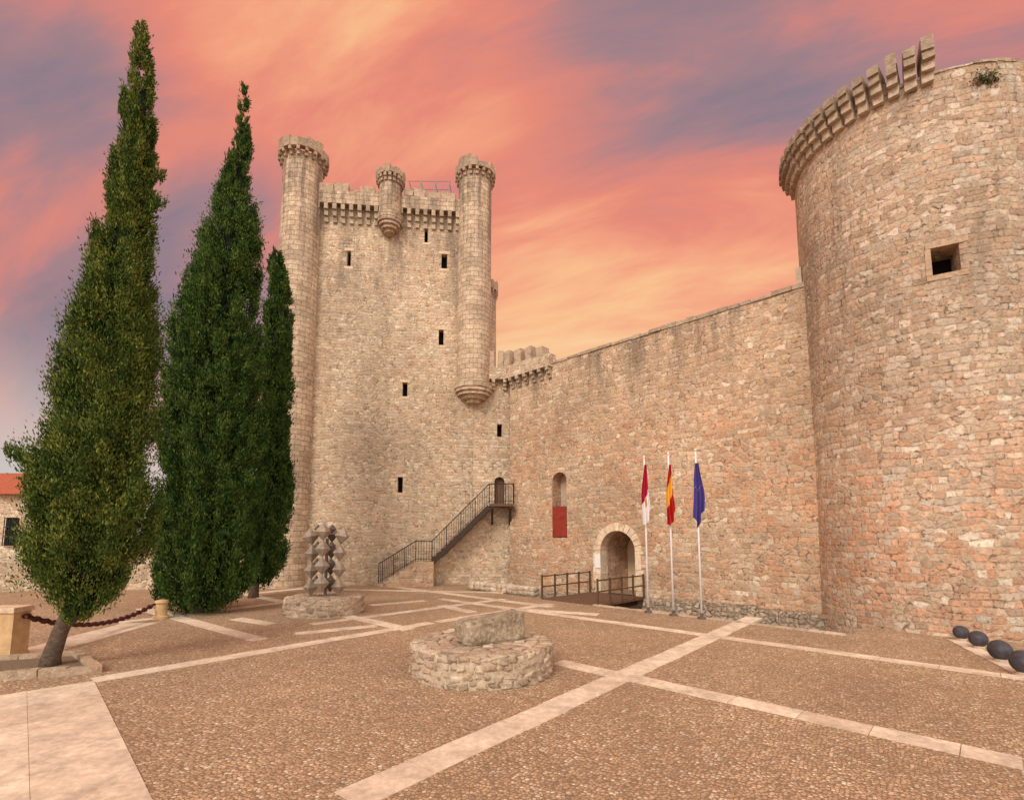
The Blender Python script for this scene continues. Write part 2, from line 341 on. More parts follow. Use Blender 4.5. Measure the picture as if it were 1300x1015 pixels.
col=n.mix(mk,c(138,112,88),col)
finish(n,col,.9,n.math('ADD',mk,n.math('MULTIPLY',sp.outputs[2],.35)),.006,1.0,spec=.15); M['cobble']=m
M['slab']=island_stone('pale_slab',[c(212,190,164),c(222,200,174),c(204,180,154),c(216,194,168)],2.2,.004,.8,lam=.3)
def leafmat(name,dk,md,lt):
    m,n=newmat(name); g=n('ShaderNodeNewGeometry'); tc=n('ShaderNodeTexCoord')
    big=n.noise(tc.outputs['Object'],2.8,4,.7); f=n.math('ADD',n.math('MULTIPLY',g.outputs['Random Per Island'],.26),n.math('MULTIPLY',big.outputs[0],1.0))
    col=n.ramp(f,[(.40,dk),(.60,md),(.84,lt)]); finish(n,col,.85,spec=.06)
    return m
M['leaf']=leafmat('cypress_leaf',c(38,54,26),c(68,86,36),c(126,130,60))
M['leaf2']=leafmat('cypress_leaf_dark',c(28,48,22),c(54,78,34),c(100,116,52))
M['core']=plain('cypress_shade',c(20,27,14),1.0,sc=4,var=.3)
# ------------------------------------------------------------ frames
d=Vector((-1.0156,1)).normalized(); nn=Vector((-d.y,d.x))*-1   # along wall (away left), into castle
TW=.7016*25.1; TE=.7016*20.8
def ST(s,t,z=0): p=d*s+nn*t; return Vector((p.x,p.y,z))
def hitplane(px,py,A,nrm):
    r=ray(px,py); nv=Vector((nrm[0],nrm[1],0)); k=(Vector((A[0],A[1],0))-O).dot(nv)/r.dot(nv); return O+r*k
WO=ST(0,TW); ra=-d
def W(px,py):
    P=hitplane(px,py,WO,nn); return ((P-WO).xy.dot(ra),P.z)
KL=Vector((-10.75,23.93)); KR=Vector((-1.95,24.9)); kx=(KR-KL).normalized(); kn=Vector((-kx.y,kx.x))
def K(px,py):
    P=hitplane(px,py,KL,kn); return ((P.xy-KL).dot(kx),P.z)
# ------------------------------------------------------------ ground
g=MB()
s0,s1=2.9,17.3
g.add([ST(-900,-900),ST(900,-900),ST(900,TE),ST(-900,TE)],[(0,1,2,3)])
g.add([ST(-900,TE),ST(s0,TE),ST(s0,TW+.4),ST(-900,TW+.4)],[(0,1,2,3)])
g.add([ST(s1,TE),ST(900,TE),ST(900,TW+.4),ST(s1,TW+.4)],[(0,1,2,3)])
g.add([ST(-900,TW+.4),ST(900,TW+.4),ST(900,1500),ST(-900,1500)],[(0,1,2,3)])
gr=g.build('ground',M['cobble']); meta(gr,'brown cobbled castle plaza ground','ground',kind='structure')
g=MB()
D_=-1.1
g.add([ST(s0,TE,D_),ST(s1,TE,D_),ST(s1,TW+.4,D_),ST(s0,TW+.4,D_)],[(0,1,2,3)])
g.build('moat_floor',M['soil'])['kind']='structure'
g=MB()
g.add([ST(s0,TE,D_),ST(s1,TE,D_),ST(s1,TE,0),ST(s0,TE,0)],[(0,1,2,3)])
g.add([ST(s0,TE,D_),ST(s0,TW+.4,D_),ST(s0,TW+.4,0),ST(s0,TE,0)],[(0,1,2,3)])
g.add([ST(s1,TE,D_),ST(s1,TW+.4,D_),ST(s1,TW+.4,0),ST(s1,TE,0)],[(0,1,2,3)])
g.build('moat_bank',M['curtain'])['kind']='structure'
pv=MB()
def strip(p,q,w=.45,z=.006,L=.95):
    P=G(*p); Q=G(*q); a=(Q-P).xy; ln=a.length; a.normalize(); b=Vector((-a.y,a.x)); x=0
    while x<ln-.05:
        l=min(L*random.uniform(.75,1.25),ln-x); e=random.uniform(-.012,.012); obox(pv,P,a,b,x,x+l-.010,-w/2+e,w/2+e,-.05,z+random.uniform(-.001,.0012)); x+=l
zN,zD=.006,.0125
strip((441,1015),(958,783),.45,zN)
strip((118,863),(548,790),.38,zN); strip((556,789),(700,766),.36,zN)
strip((708,840),(1300,969),.38,zD); strip((300,751),(520,799),.38,zD)
strip((560,760),(1330,865),.32,zD)
strip((375,804),(478,794),.36,zN)
strip((395,792),(640,760),.34,zN)
strip((150,790),(420,757),.38,zN)
strip((200,765),(400,745),.45,zN)
strip((430,748),(640,752),.36,zD)
strip((480,742),(700,770),.36,zD)
strip((20,833),(180,790),.9,zN)
strip((1212,812),(1330,870),.30,zD+.006,.6)
strip((640,772),(760,780),.34,zD+.006)
strip((180,772),(330,812),.38,zD)
for (a_,b_) in (((560,768),(600,777)),((300,785),(345,792)),((470,768),(540,762))): strip(a_,b_,.38,zN+.003)
P0=G(119,864); ax_=(G(193,1015)-P0).xy.normalized(); ay_=Vector((ax_.y,-ax_.x))
if ay_.x>0: ay_=-ay_
for i in range(6):
    for j in range(7):
        obox(pv,P0,ax_,ay_,i*.92+.02,i*.92+.936,j*.8+.0,j*.8+.796,-.05,zD+random.uniform(-.0005,.0005))
po=pv.build('pavement',M['slab']); meta(po,'pale limestone paving bands across the cobbles','pavement',kind='structure')
# ------------------------------------------------------------ round tower
a_=11.5; RT=.27*a_; TC=Vector((1.068*a_+.10,1.27*a_)); 
zr=PY(1262,78,a_).z
tw=thing('round_tower',(TC.x,TC.y,0),'massive round rubble stone tower with broken corbels along its rim and one square window','tower')
t=MB(); prof=[(0,-1.3),(RT+.08,-1.3)]+[(RT+.08-.08*min(1,i/8),-.2+(zr+.2)*i/24) for i in range(25)]+[(0,zr)]
lathe(t,TC.x,TC.y,prof,120,.012)
tb=t.build('wall',M['tower'],tw)
def towerhit(px,py):
    r=ray(px,py); ox,oy=O.x-TC.x,O.y-TC.y; A=r.x**2+r.y**2;B=2*(ox*r.x+oy*r.y);Cc=ox*ox+oy*oy-RT*RT; k=(-B-math.sqrt(max(0,B*B-4*A*Cc)))/(2*A); return O+r*k
w1=towerhit(1184,350); w2=towerhit(1217,308); wc=(w1+w2)/2; rad=(wc.xy-TC).normalized(); tg=Vector((-rad.y,rad.x))
if tg.x<0: tg=-tg
hw=abs((w2-w1).xy.dot(tg))/2; wz0,wz1=min(w1.z,w2.z),max(w1.z,w2.z)
cu=MB(); obox(cu,(TC.x,TC.y),tg,rad,-hw,hw,RT-.9,RT+.5,wz0,wz1); cut(tb,cu)
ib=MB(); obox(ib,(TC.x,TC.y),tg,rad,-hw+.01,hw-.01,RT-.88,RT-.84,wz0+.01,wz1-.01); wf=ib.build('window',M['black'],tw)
for (nm,u0,u1,z0,z1) in (('sill',-hw-.12,hw+.14,wz0-.13,wz0),('lintel',-hw-.1,hw+.12,wz1,wz1+.11),('frame',-hw-.12,-hw,wz0,wz1)):
    fr=MB(); obox(fr,(TC.x,TC.y),tg,rad,u0,u1,RT-.5,RT+.004,z0+.002,z1-.002,.006); fr.build(nm,M['rubble'],wf)
def ph_for(px):
    best=None
    for i in range(900,2700):
        f_=R(i/10); P=Vector((TC.x+RT*math.cos(f_),TC.y+RT*math.sin(f_),zr)); 
        if (P-O).xy.dot(Vector((math.cos(f_),math.sin(f_))))<0:
            e=abs(proj(P)[0]-px)
            if best is None or e<best[0]: best=(e,f_)
    return best[1]
phE=ph_for(1176); phS=R(146)
NC=16
for i in range(NC):
    f_=phS+(phE-phS)*(i/(NC-1)); r_=Vector((math.cos(f_),math.sin(f_))); g_=Vector((-r_.y,r_.x)); cb=MB()
    th=.125; steps=[(-.30,.14,-.24,.0),(-.30,.27,.005,.21),(-.30,.39,.215,.42),(-.3,.45,.425,.64)]
    if i in (NC-1,NC-3): steps[-1]=(-.3,.43,.425,.78)
    w_=th*random.uniform(.92,1.08)
    for (b0,b1,z0,z1) in steps:
        obox(cb,(TC.x,TC.y),g_,r_,-w_,w_,RT+b0,RT+b1+random.uniform(-.02,.02),zr+z0,zr+z1+.01,.014)
    cb.build('corbel',M['corbel'],tw)
rm=MB()
for i in range(110):
    f_=2*math.pi*i/110; r_=Vector((math.cos(f_),math.sin(f_))); g_=Vector((-r_.y,r_.x)); w=RT*2*math.pi/110/2
    hh=random.uniform(.05,.10)
    if phS-.1<f_<phE-.2: hh=random.uniform(.30,.44)
    obox(rm,(TC.x,TC.y),g_,r_,-w*1.01,w*1.01,RT-.5,RT+random.uniform(0,.03)+.002,zr+.002,zr+hh,.018)
rm.build('rim',M['corbel'],tw)
# ------------------------------------------------------------ curtain wall
uA,zA=W(1018,363); uB,zB=W(708,461); zt=(zA+zB)/2
cw=thing('curtain_wall',(WO.x,WO.y,0),'long rubble stone curtain wall with arched gate between the keep and the round tower','castle wall')
uL=(Vector((-.05,24.85))-WO.xy).dot(ra); uR=-1.0
t=MB(); obox(t,WO,ra,nn,uL,uR,0,2.6,-1.3,zt)
cb_=t.build('wall',M['curtain'],cw)
cu=MB()
g0,_=W(763,752); g1,_=W(808,752); _,gz=W(785,673); arch(cu,WO,ra,nn,g0,g1,-.06,gz,-.3,2.2)
n0,nz0=W(701.5,682); n1,nz1=W(719,598); arch(cu,WO,ra,nn,n0,n1,nz0,nz1,-.3,.7)
cut(cb_,cu)
vs=MB(); r=(g1-g0)/2; um=(g0+g1)/2; zs=gz-r; nV=13
def vous(mb,um,zs,r0,r1,n_,b0,b1):
    for i in range(n_):
        t0=math.pi*i/n_+.012; t1=math.pi*(i+1)/n_-.012; pts=[(r0,t0),(r1,t0),(r1,t1),(r0,t1)]; vv=[]
        j=random.uniform(-.03,.03)
        for b in (b0+random.uniform(0,.008),b1):
            for (rr,tt) in pts:
                rr2=rr+(j if rr==r1 else 0); p=V3(WO)+V3(ra)*(um+rr2*math.cos(tt))+V3(nn)*b; p.z=zs+rr2*math.sin(tt); vv.append(p)
        mb.add(vv,BF)
vous(vs,um,zs,r-.01,r+.30,nV,-.03,.5)
for sd in (-1,1):
    z=-.05
    while z<zs-.02:
        h=min(random.uniform(.22,.34),zs-z); w=random.choice([.24,.34])
        u0,u1=(um-r-w,um-r+.01) if sd<0 else (um+r-.01,um+r+w)
        obox(vs,WO,ra,nn,u0,u1,-.03,.5,z+.004,z+h-.006,.003); z+=h
vs.build('gate_arch',M['frame_stone'],cw)
gi=MB(); arch(gi,WO,ra,nn,g0+.02,g1-.02,-.04,gz-.02,2.05,2.12); gi.build('gate_back_wall',M['plaster'],cw)
gd=MB(); arch(gd,WO,ra,nn,um-.05,um+.55,-.04,1.75,1.99,2.045,flat=True); gdo=gd.build('door',M['darkwood'],cw)
gp=MB(); obox(gp,WO,ra,nn,um+.02,um+.48,1.95,1.985,.9,1.5); gp.build('door_panel',M['red'],gdo)
no=MB(); u0,z0=W(756,720); u1,z1=W(763,703); obox(no,WO,ra,nn,u0,u1,-.06,-.035,z0,z1); no.build('notice',M['paper'],cw)
nb=MB(); arch(nb,WO,ra,nn,n0+.01,n1-.01,nz0+.01,nz1-.01,.6,.66); nb.build('niche_back',M['mortar'],cw)
rb=MB(); u0,z0=W(702,681); u1,z1=W(718.5,642); obox(rb,WO,ra,nn,n0+.02,n1-.02,-.02,.03,z0,z1)
rbo=rb.build('board',M['red'],cw); rbo['label']='rust red board closing the lower half of the arched niche'
cp=MB(); u=uL+.3
while u<uR-.2:
    l=random.uniform(.35,.7); obox(cp,WO,ra,nn,u,u+l-.015,-.05+random.uniform(-.02,.02),.7,zt+.003,zt+random.uniform(.06,.17),.014); u+=l
cp.build('coping',M['corbel'],cw)
sk=MB(); u0,z0=W(1012,350); obox(sk,WO,ra,nn,u0-.06,u0+.1,.1,.25,zt+.1,zt+.75,.01); sk.build('stub_post',M['corbel'],cw)
def footrun(name,ua,ub,ztop):
    q=MB(); u=ua
    while u<ub-.05:
        l=min(random.uniform(.25,.5),ub-u); zt_=ztop+random.uniform(-.05,.05); o1=random.uniform(.24,.34)
        vs_=[]
        for (b,z) in ((-.42,-1.2),(-o1,zt_-.06),(-o1+.1,zt_),(.05,zt_+.03),(.05,-1.2)):
            for uu in (u,u+l-.004): 
                p=V3(WO)+V3(ra)*uu+V3(nn)*b; p.z=z; vs_.append(p)
        q.add(vs_,[(0,1,3,2),(2,3,5,4),(4,5,7,6),(6,7,9,8),(0,2,4,6,8),(1,9,7,5,3)]); u+=l
    q.build(name,M['foot'],cw)
footrun('footing',uL+.3,g0-.45,-.12); footrun('footing',g1+.45,-3.0,.04)
def corbel_row(mb,o,ax,ay,u0,u1,z,step,w,proj_,h,nst=3):
    k=int((u1-u0)/step)
    for i in range(k+1):
        u=u0+(u1-u0)*i/max(1,k)
        for q_ in range(nst):
            obox(mb,o,ax,ay,u-w/2,u+w/2,-proj_*(q_+1)/nst,.05,z+h*q_/nst,z+h*(q_+1)/nst-.003,.008)
pz=zt-.15
u0p=(uL+.05); u1p,_=W(702,470)
pp=MB(); corbel_row(pp,WO,ra,nn,u0p+.2,u1p-.15,pz-.5,.42,.17,.32,.5); pp.build('machicolation',M['corbel'],cw)
pp=MB(); obox(pp,WO,ra,nn,u0p-.2,u1p,-.32,.25,pz,pz+.62)
ppo=pp.build('parapet',M['keep'],cw)
for (px0,px1,h) in ((644,652,.78),(658,666,.70),(672,680,.62),(686,694,.42)):
    mm=MB(); ua,_=W(px0,450); ub,_=W(px1,450); obox(mm,WO,ra,nn,ua,ub,-.31,.2,pz+.622,pz+.62+h,.02)
    mm.build('merlon',M['dark_ashlar'],cw)
# ------------------------------------------------------------ keep
kw=(KR-KL).length; kt=K(490,254)[1]
kp=thing('castle_keep',(KL.x,KL.y,0),'tall square rubble stone castle keep with round corner turrets','castle keep')
t=MB(); obox(t,KL,kx,kn,0,kw,0,8.0,-1.3,kt); kb=t.build('wall',M['keep'],kp)
cu=MB(); slits=[(564,322,341,7),(560,418,438,6),(514,485,503,6),(508,605,625,6),(541,290,308,4),(443,318,338,4)]
for (x,y0,y1,w) in slits:
    u0,z1=K(x-w/2,y0);u1,z0=K(x+w/2,y1); obox(cu,KL,kx,kn,u0,u1,-.3,.5,z0,z1)
cut(kb,cu)
for (x,y0,y1,w) in slits:
    u0,z1=K(x-w/2,y0);u1,z0=K(x+w/2,y1)
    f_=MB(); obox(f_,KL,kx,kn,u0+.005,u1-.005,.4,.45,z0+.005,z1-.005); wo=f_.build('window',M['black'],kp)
    f_=MB(); obox(f_,KL,kx,kn,u0-.14,u1+.14,-.008,.3,z1,z1+.14,.003); f_.build('lintel',M['frame_stone'],wo)
    f_=MB(); obox(f_,KL,kx,kn,u0-.11,u1+.11,-.008,.3,z0-.12,z0,.003); f_.build('sill',M['frame_stone'],wo)
mc=MB(); zc0=K(490,288)[1]; zc1=K(490,267)[1]
corbel_row(mc,KL,kx,kn,.95,kw-.9,zc0,.40,.19,.32,zc1-zc0)
mc.build('machicolation',M['corbel'],kp)
pa=MB(); obox(pa,KL,kx,kn,.5,kw-.4,-.32,.1,zc1,kt+.1)
pa.build('parapet',M['ashlar'],kp)
u=1.0
while u<kw-1.0:
    l=random.uniform(.35,.75); pa=MB(); obox(pa,KL,kx,kn,u,u+l,-.31,.05,kt+.102,kt+.1+random.choice([.12,.3,.42,.36,.2]),.03); pa.build('merlon',M['dark_ashlar'],kp); u+=l+random.uniform(.03,.16)
for (ua,ub) in ((kw-.3,kw+.35),(-.35,.3)):
    pa=MB(); obox(pa,KL,kx,kn,ua,ub,.6,7.5,kt-.4,kt+.5); pa.build('side_parapet',M['dark_ashlar'],kp)
def turret(ctr,Rr,z0,ztop,ringR,cone=None,name='corner_turret'):
    t=MB(); zc=ztop-.95; pr=[]
    if cone:
        pr=[(0,z0-cone)]; 
        for i in range(1,6):
            f_=i/5; rr=Rr*1.12*math.sin(f_*math.pi/2)**.8; pr+=[(rr,z0-cone+cone*(i-1)/5*.96+.02),(rr,z0-cone+cone*i/5)]
        pr+=[(Rr*1.12,z0+.1),(Rr,z0+.12)]
    else: pr=[(0,z0),(Rr,z0)]
    k=14
    pr+=[(Rr,z0+.2+(zc-z0-.2)*i/k) for i in range(1,k+1)]+[(0,zc+.01)]
    lathe(t,ctr[0],ctr[1],pr,36,.008); to=t.build(name,M['ashlar'],kp)
    r_=MB(); q=18
    for i in range(q):
        f_=2*math.pi*i/q; rd=Vector((math.cos(f_),math.sin(f_))); tg_=Vector((-rd.y,rd.x)); dR=ringR-Rr
        obox(r_,ctr,tg_,rd,-.07,.07,Rr-.1,Rr+dR*.5,zc-.28,zc-.1,.01); obox(r_,ctr,tg_,rd,-.07,.07,Rr-.1,Rr+dR,zc-.1,zc+.09,.01)
    for i in range(q):
        f_=2*math.pi*(i+.5)/q; rd=Vector((math.cos(f_),math.sin(f_))); tg_=Vector((-rd.y,rd.x)); w=math.pi*ringR/q*1.03
        h=random.choice([.36,.5,.62,.55,.42,.7]); obox(r_,ctr,tg_,rd,-w,w,ringR-.26,ringR,zc+.082,zc+h,.03)
    r_.build('crown',M['dark_ashlar'],to); return to
zl=PY(388,186,KL.y).z; zrg=PY(602,208,KR.y).z
turret(KL+kx*.1,.95,-.2,zl,1.2)
zb=PY(594,484,KR.y-.9).z; turret(KR,.86,zb,zrg,1.05,cone=PY(594,484,24).z-PY(594,507,24).z)
turret(Vector((-2.0,31.0)),.98,6,PY(620,356,31).z,1.1)
turret(KL+kn*8,.9,0,zl,1.1)
mb_=K(496,270); zb2=K(496,282)[1]; turret(KL+kx*mb_[0]-kn*.28,.56,zb2,K(496,217)[1]+.1,.72,cone=.85,name='bartizan')
# roof scaffold
sc=MB(); Q=[PY(x,246,26.5) for x in (519,534,552,570)]
zz=PY(540,229,26.5).z
for P in Q:
    for dy in (0,1.2): tube(sc,(P.x,P.y+dy,kt-.3),(P.x,P.y+dy,zz),.028,6)
for dy in (0,1.2):
    for z in (zz-.05,zz-.55): tube(sc,(Q[0].x-.1,Q[0].y+dy,z),(Q[-1].x+.1,Q[0].y+dy,z),.025,6)
tube(sc,(Q[0].x,Q[0].y,kt),(Q[1].x,Q[0].y,zz),.02,6);tube(sc,(Q[1].x,Q[0].y,zz),(Q[2].x,Q[0].y,kt),.02,6);tube(sc,(Q[2].x,Q[0].y,zz-.02),(Q[3].x,Q[0].y,kt),.02,6)
for P in Q: tube(sc,(P.x,P.y,zz-.05),(P.x,P.y+1.2,zz-.05),.02,6)
sco=sc.build('scaffold',M['grey_pipe'],None,loc=(Q[0].x,Q[0].y,kt)); meta(sco,'thin metal frame standing on the keep roof between the bartizan and right turret','scaffold')
# linking wall with door, right of the keep
LW=Vector((.1,25.0)); lw=(LW-KR).length; lx=(LW-KR).normalized(); ln_=Vector((-lx.y,lx.x))
def LK(px,py):
    P=hitplane(px,py,KR,ln_); return ((P.xy-KR).dot(lx),P.z)
t=MB(); obox(t,KR,lx,ln_,-.2,lw+.6,.02,2.4,-1.3,zt-.1); lo=t.build('link_wall',M['keep'],kp)
cu=MB(); d0,dz0=LK(627.5,640); d1,dz1=LK(640.5,605); arch(cu,KR,lx,ln_,d0,d1,dz0,dz1,-.3,.5)
w0,wz_0=LK(631,554); w1_,wz_1=LK(637,538); obox(cu,KR,lx,ln_,w0,w1_,-.3,.5,wz_0,wz_1); cut(lo,cu)
f_=MB(); arch(f_,KR,lx,ln_,d0+.01,d1-.01,dz0,dz1-.01,.28,.34); f_.build('door',M['wood'],kp)
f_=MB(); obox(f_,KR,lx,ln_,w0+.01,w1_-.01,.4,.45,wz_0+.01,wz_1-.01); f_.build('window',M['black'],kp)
pp=MB(); corbel_row(pp,KR,lx,ln_,1.0,lw+.1,pz-.5+.006,.42,.17,.32,.5); obox(pp,KR,lx,ln_,.75,lw-.02,-.32,.25,pz,pz+.62); pp.build('link_parapet',M['keep'],kp)
for (xa,xb) in ((619,627),(632,639)):
    pp=MB(); a0,_=LK(xa,430);a1,_=LK(xb,430); obox(pp,KR,lx,ln_,a0,a1,-.31,.2,pz+.622,pz+1.45,.02); pp.build('merlon',M['dark_ashlar'],kp)
# ------------------------------------------------------------ stairs
lz=dz0-.02; st=thing('staircase',(KR.x,KR.y-1,0),'outside staircase with railings climbing to the small arched door in the keep','staircase')
Rl=lambda u,b,z:V3(KR+lx*u-ln_*b,z)
uD0,uD1=LK(621,640)[0],LK(651,640)[0]; wS=.95
ld=MB(); obox(ld,KR,lx,-ln_,uD0,uD1,.04,wS,lz-.12,lz); ld.build('landing',M['wood'],st)
for u in (uD0+.15,uD1-.15):
    br=MB(); bar(br,Rl(u,.03,lz-.95),Rl(u,wS-.1,lz-.16),.1,.1); bar(br,Rl(u,.03,lz-.18),Rl(u,wS,lz-.18),.09,.1); br.build('bracket',M['darkwood'],st)
ub0=LK(551,709)[0]; zb0=1.15; NS=13
for i in range(NS):
    sp_=MB(); u=uD0+(ub0-uD0)*(i+.5)/NS; z=lz-(lz-zb0)*(i+1)/(NS+1); w=abs(ub0-uD0)/NS*.6; obox(sp_,KR,lx,-ln_,u-w,u+w,.06,wS,z-.05,z); sp_.build('tread',M['wood'],st)
for b in (.06,wS): 
    s_=MB(); bar(s_,Rl(uD0,b,lz-.15),Rl(ub0,b,zb0-.1),.06,.24); s_.build('stringer',M['darkwood'],st)
us1=LK(486,741)[0]; sb=MB(); n6=7
obox(sb,KR,lx,-ln_,ub0-.75,ub0+.1,-.0,wS+.15,-.2,zb0)
for i in range(n6):
    ua=ub0-.75-(ub0-.75-us1)*(i+1)/n6; ub=ub0-.75-(ub0-.75-us1)*i/n6; obox(sb,KR,lx,-ln_,ua,ub,0,wS+.15,-.2,zb0*(n6-i)/(n6+1),.003)
sb.build('stone_flight',M['curtain'],st)
def railing(mb,P,Q,h,n_,r=.013):
    P=Vector(P);Q=Vector(Q);U=Vector((0,0,h)); tube(mb,P+U,Q+U,.024,6); tube(mb,P+U*.12,Q+U*.12,r,6)
    for i in range(n_+1):
        p=P.lerp(Q,i/n_); tube(mb,p,p+U,r*(1.7 if i%6==0 or i==n_ else .8),6)
for (P,Q,nb_) in ((Rl(uD0,wS,lz),Rl(uD1,wS,lz),9),(Rl(uD1,wS,lz),Rl(uD1,.06,lz),6),(Rl(uD0,wS,lz),Rl(ub0,wS,zb0),24),(Rl(ub0,wS+.05,zb0),Rl(ub0-.75,wS+.05,zb0),6),(Rl(ub0-.75,wS+.05,zb0),Rl(us1,wS+.05,.1),20)):
    rl=MB(); railing(rl,P,Q,.95,nb_); rl.build('railing',M['iron'],st)
lr=MB(); 
A0=G(598,747);B0=G(674,755); ln0=(B0-A0).length; ax0=(B0-A0).xy.normalized(); ay0=Vector((-ax0.y,ax0.x)); x=0
while x<ln0:
    l=random.uniform(.12,.2)
    for zc in (.08,.24): stone(lr,V3(A0.xy+ax0*(x+l),zc),ax0,ay0,l*1.05,.2,.11,.4,10,6,.12,.08)
    x+=l*1.9
lro=lr.build('low_wall',M['pale_rubble'],None,smooth=True,loc=tuple(A0)); meta(lro,'low rubble wall at the moat edge left of the footbridge','low wall')
kb_=MB(); s=3.0; xg0=(G(757,766).xy).dot(d); 
while s<xg0-.2:
    l=random.uniform(.3,.5); obox(kb_,ST(s,TE-.12),d,nn,0,l-.012,-.11,.11,-.2,.03+random.uniform(-.012,.012),.01); s+=l
kbo=kb_.build('kerb',M['pale_rubble'],None,loc=tuple(ST(3,TE))); meta(kbo,'rough stone kerb along the moat edge right of the footbridge','kerb')
# ------------------------------------------------------------ footbridge
sm=(g0+g1)/2*-1+.02; wd=1.25
fb=thing('footbridge',tuple(ST(sm,TE)),'short wooden footbridge with railings leading to the arched gate','footbridge')
dk=MB(); tt=TE-.2
while tt<TW-.05:
    obox(dk,(0,0),d,nn,sm-wd,sm+wd,tt,min(tt+.155,TW-.035),-.06,.03,.003); tt+=.16
dk.build('deck',M['wood'],fb)
for o_ in (-.8,.8):
    b_=MB(); obox(b_,(0,0),d,nn,sm+o_-.08,sm+o_+.08,TE+.0,TW-.04,-.3,-.065); b_.build('beam',M['darkwood'],fb)
for sd in (-1,1):
    r_=MB(); s_=sm+sd*wd; T0,T1=TE-.15,TW-.15
    for z in (.84,.46): bar(r_,ST(s_,T0,z),ST(s_,T1,z),.03,.045)
    ro=r_.build('railing',M['railwood'],fb)
    for i in range(5):
        p_=MB(); t_=T0+(T1-T0)*i/4; obox(p_,ST(s_,t_),d,nn,-.028,.028,-.028,.028,0,.90); p_.build('post',M['railwood'],ro)
# ------------------------------------------------------------ flags
def flagmat(name,fn):
    m,n=newmat(name); tc=n('ShaderNodeTexCoord'); sx=n('ShaderNodeSeparateXYZ',{'Vector':tc.outputs['UV']}); col=fn(n,sx.outputs[0],sx.outputs[1],tc)
    finish(n,col,.9,spec=.03); return m
def f1b(n,u,v,tc):
    a=n.mapr(n.math('ADD',v,n.math('MULTIPLY',u,-.25)),.30,.32); col=n.mix(a,c(228,218,214),c(168,34,56))
    e=n.math('LESS_THAN',n.math('ADD',n.math('POWER',n.math('SUBTRACT',u,.6),2),n.math('POWER',n.math('SUBTRACT',v,.36),2)),.006); return n.mix(e,col,c(190,150,80))
def f2(n,u,v,tc):
    q=n.math('ADD',v,n.math('MULTIPLY',u,-.35)); a=n.mapr(q,.56,.58); b=n.mapr(q,.22,.24); col=n.mix(b,c(172,34,32),c(226,164,50)); return n.mix(a,col,c(176,36,34))
def f3(n,u,v,tc):
    vr=n('ShaderNodeTexVoronoi',{'Vector':tc.outputs['UV'],'Scale':7.0,'Randomness':.3},voronoi_dimensions='2D'); k=n.math('LESS_THAN',vr.outputs['Distance'],.09)
    ring=n.math('MULTIPLY',n.mapr(v,.48,.49),n.mapr(v,.68,.67)); k=n.math('MULTIPLY',k,ring); return n.mix(k,c(74,62,124),c(196,160,70))
FM=[flagmat('flag_crimson_white',f1b),flagmat('flag_red_yellow',f2),flagmat('flag_blue',f3)]
FL=['white flagpole with a drooping crimson and white flag, nearest the gate','white flagpole with a drooping red and yellow flag, middle of three','white flagpole with a drooping blue flag, nearest the round tower']
for i,(bx,by,ty,fx0,fx1,fy0,fy1) in enumerate(((823,777,581,-6,5,590,670),(855,781,577,-6,5,590,671),(891,785,572,-6,7,588,669))):
    B=G(bx,by); Zt=PY(bx,ty,B.y).z; fo=thing('flagpole',tuple(B),FL[i],'flagpole','flagpoles in front of the castle wall')
    p=MB(); tube(p,B,(B.x,B.y,Zt),.034,10,.022); p.build('pole',M['white'],fo,smooth=True)
    p=MB(); lathe(p,B.x,B.y,[(0,Zt-.01),(.03,Zt),(.04,Zt+.03),(.03,Zt+.06),(0,Zt+.075)],10); p.build('finial',M['white'],fo,smooth=True)
    p=MB(); lathe(p,B.x,B.y,[(0,.0),(.12,.0),(.12,.05),(.05,.07),(.05,.16),(0,.16)],12); p.build('base_plate',M['steel_dark'],fo)
    z1=PY(bx,fy0,B.y).z; z0=PY(bx,fy1,B.y).z; sx_=B.y/640; p=MB(); nu,nv=24,32; vs_=[];fs_=[];uv_=[]
    rr=random.Random(i+3); ph=rr.uniform(0,6)
    for j in range(nv+1):
        v=j/nv
        for k in range(nu+1):
            u=k/nu; ub_=abs(u-.35)*2
            wid=(.25+.75*math.sin(min(1,v*1.2+.05)*math.pi/2)); z=z1+(z0-z1)*(v*(1-.20*ub_*v))
            x=(fx0+(fx1-fx0)*u)*sx_*wid+.015*math.sin(v*7+ph); y=-.075*math.sin(u*16+ph+v*1.2)*(.35+.65*v)-.09
            vs_.append((B.x+x,B.y+y,z-.05*math.sin(u*9+ph)*v))
    for j in range(nv):
        for k in range(nu):
            a=j*(nu+1)+k; fs_.append((a,a+1,a+nu+2,a+nu+1)); uv_.append([(k/nu,1-j/nv),((k+1)/nu,1-j/nv),((k+1)/nu,1-(j+1)/nv),(k/nu,1-(j+1)/nv)])
    p.add(vs_,fs_,uv_); p.build('flag',FM[i],fo,smooth=True,recalc=False)
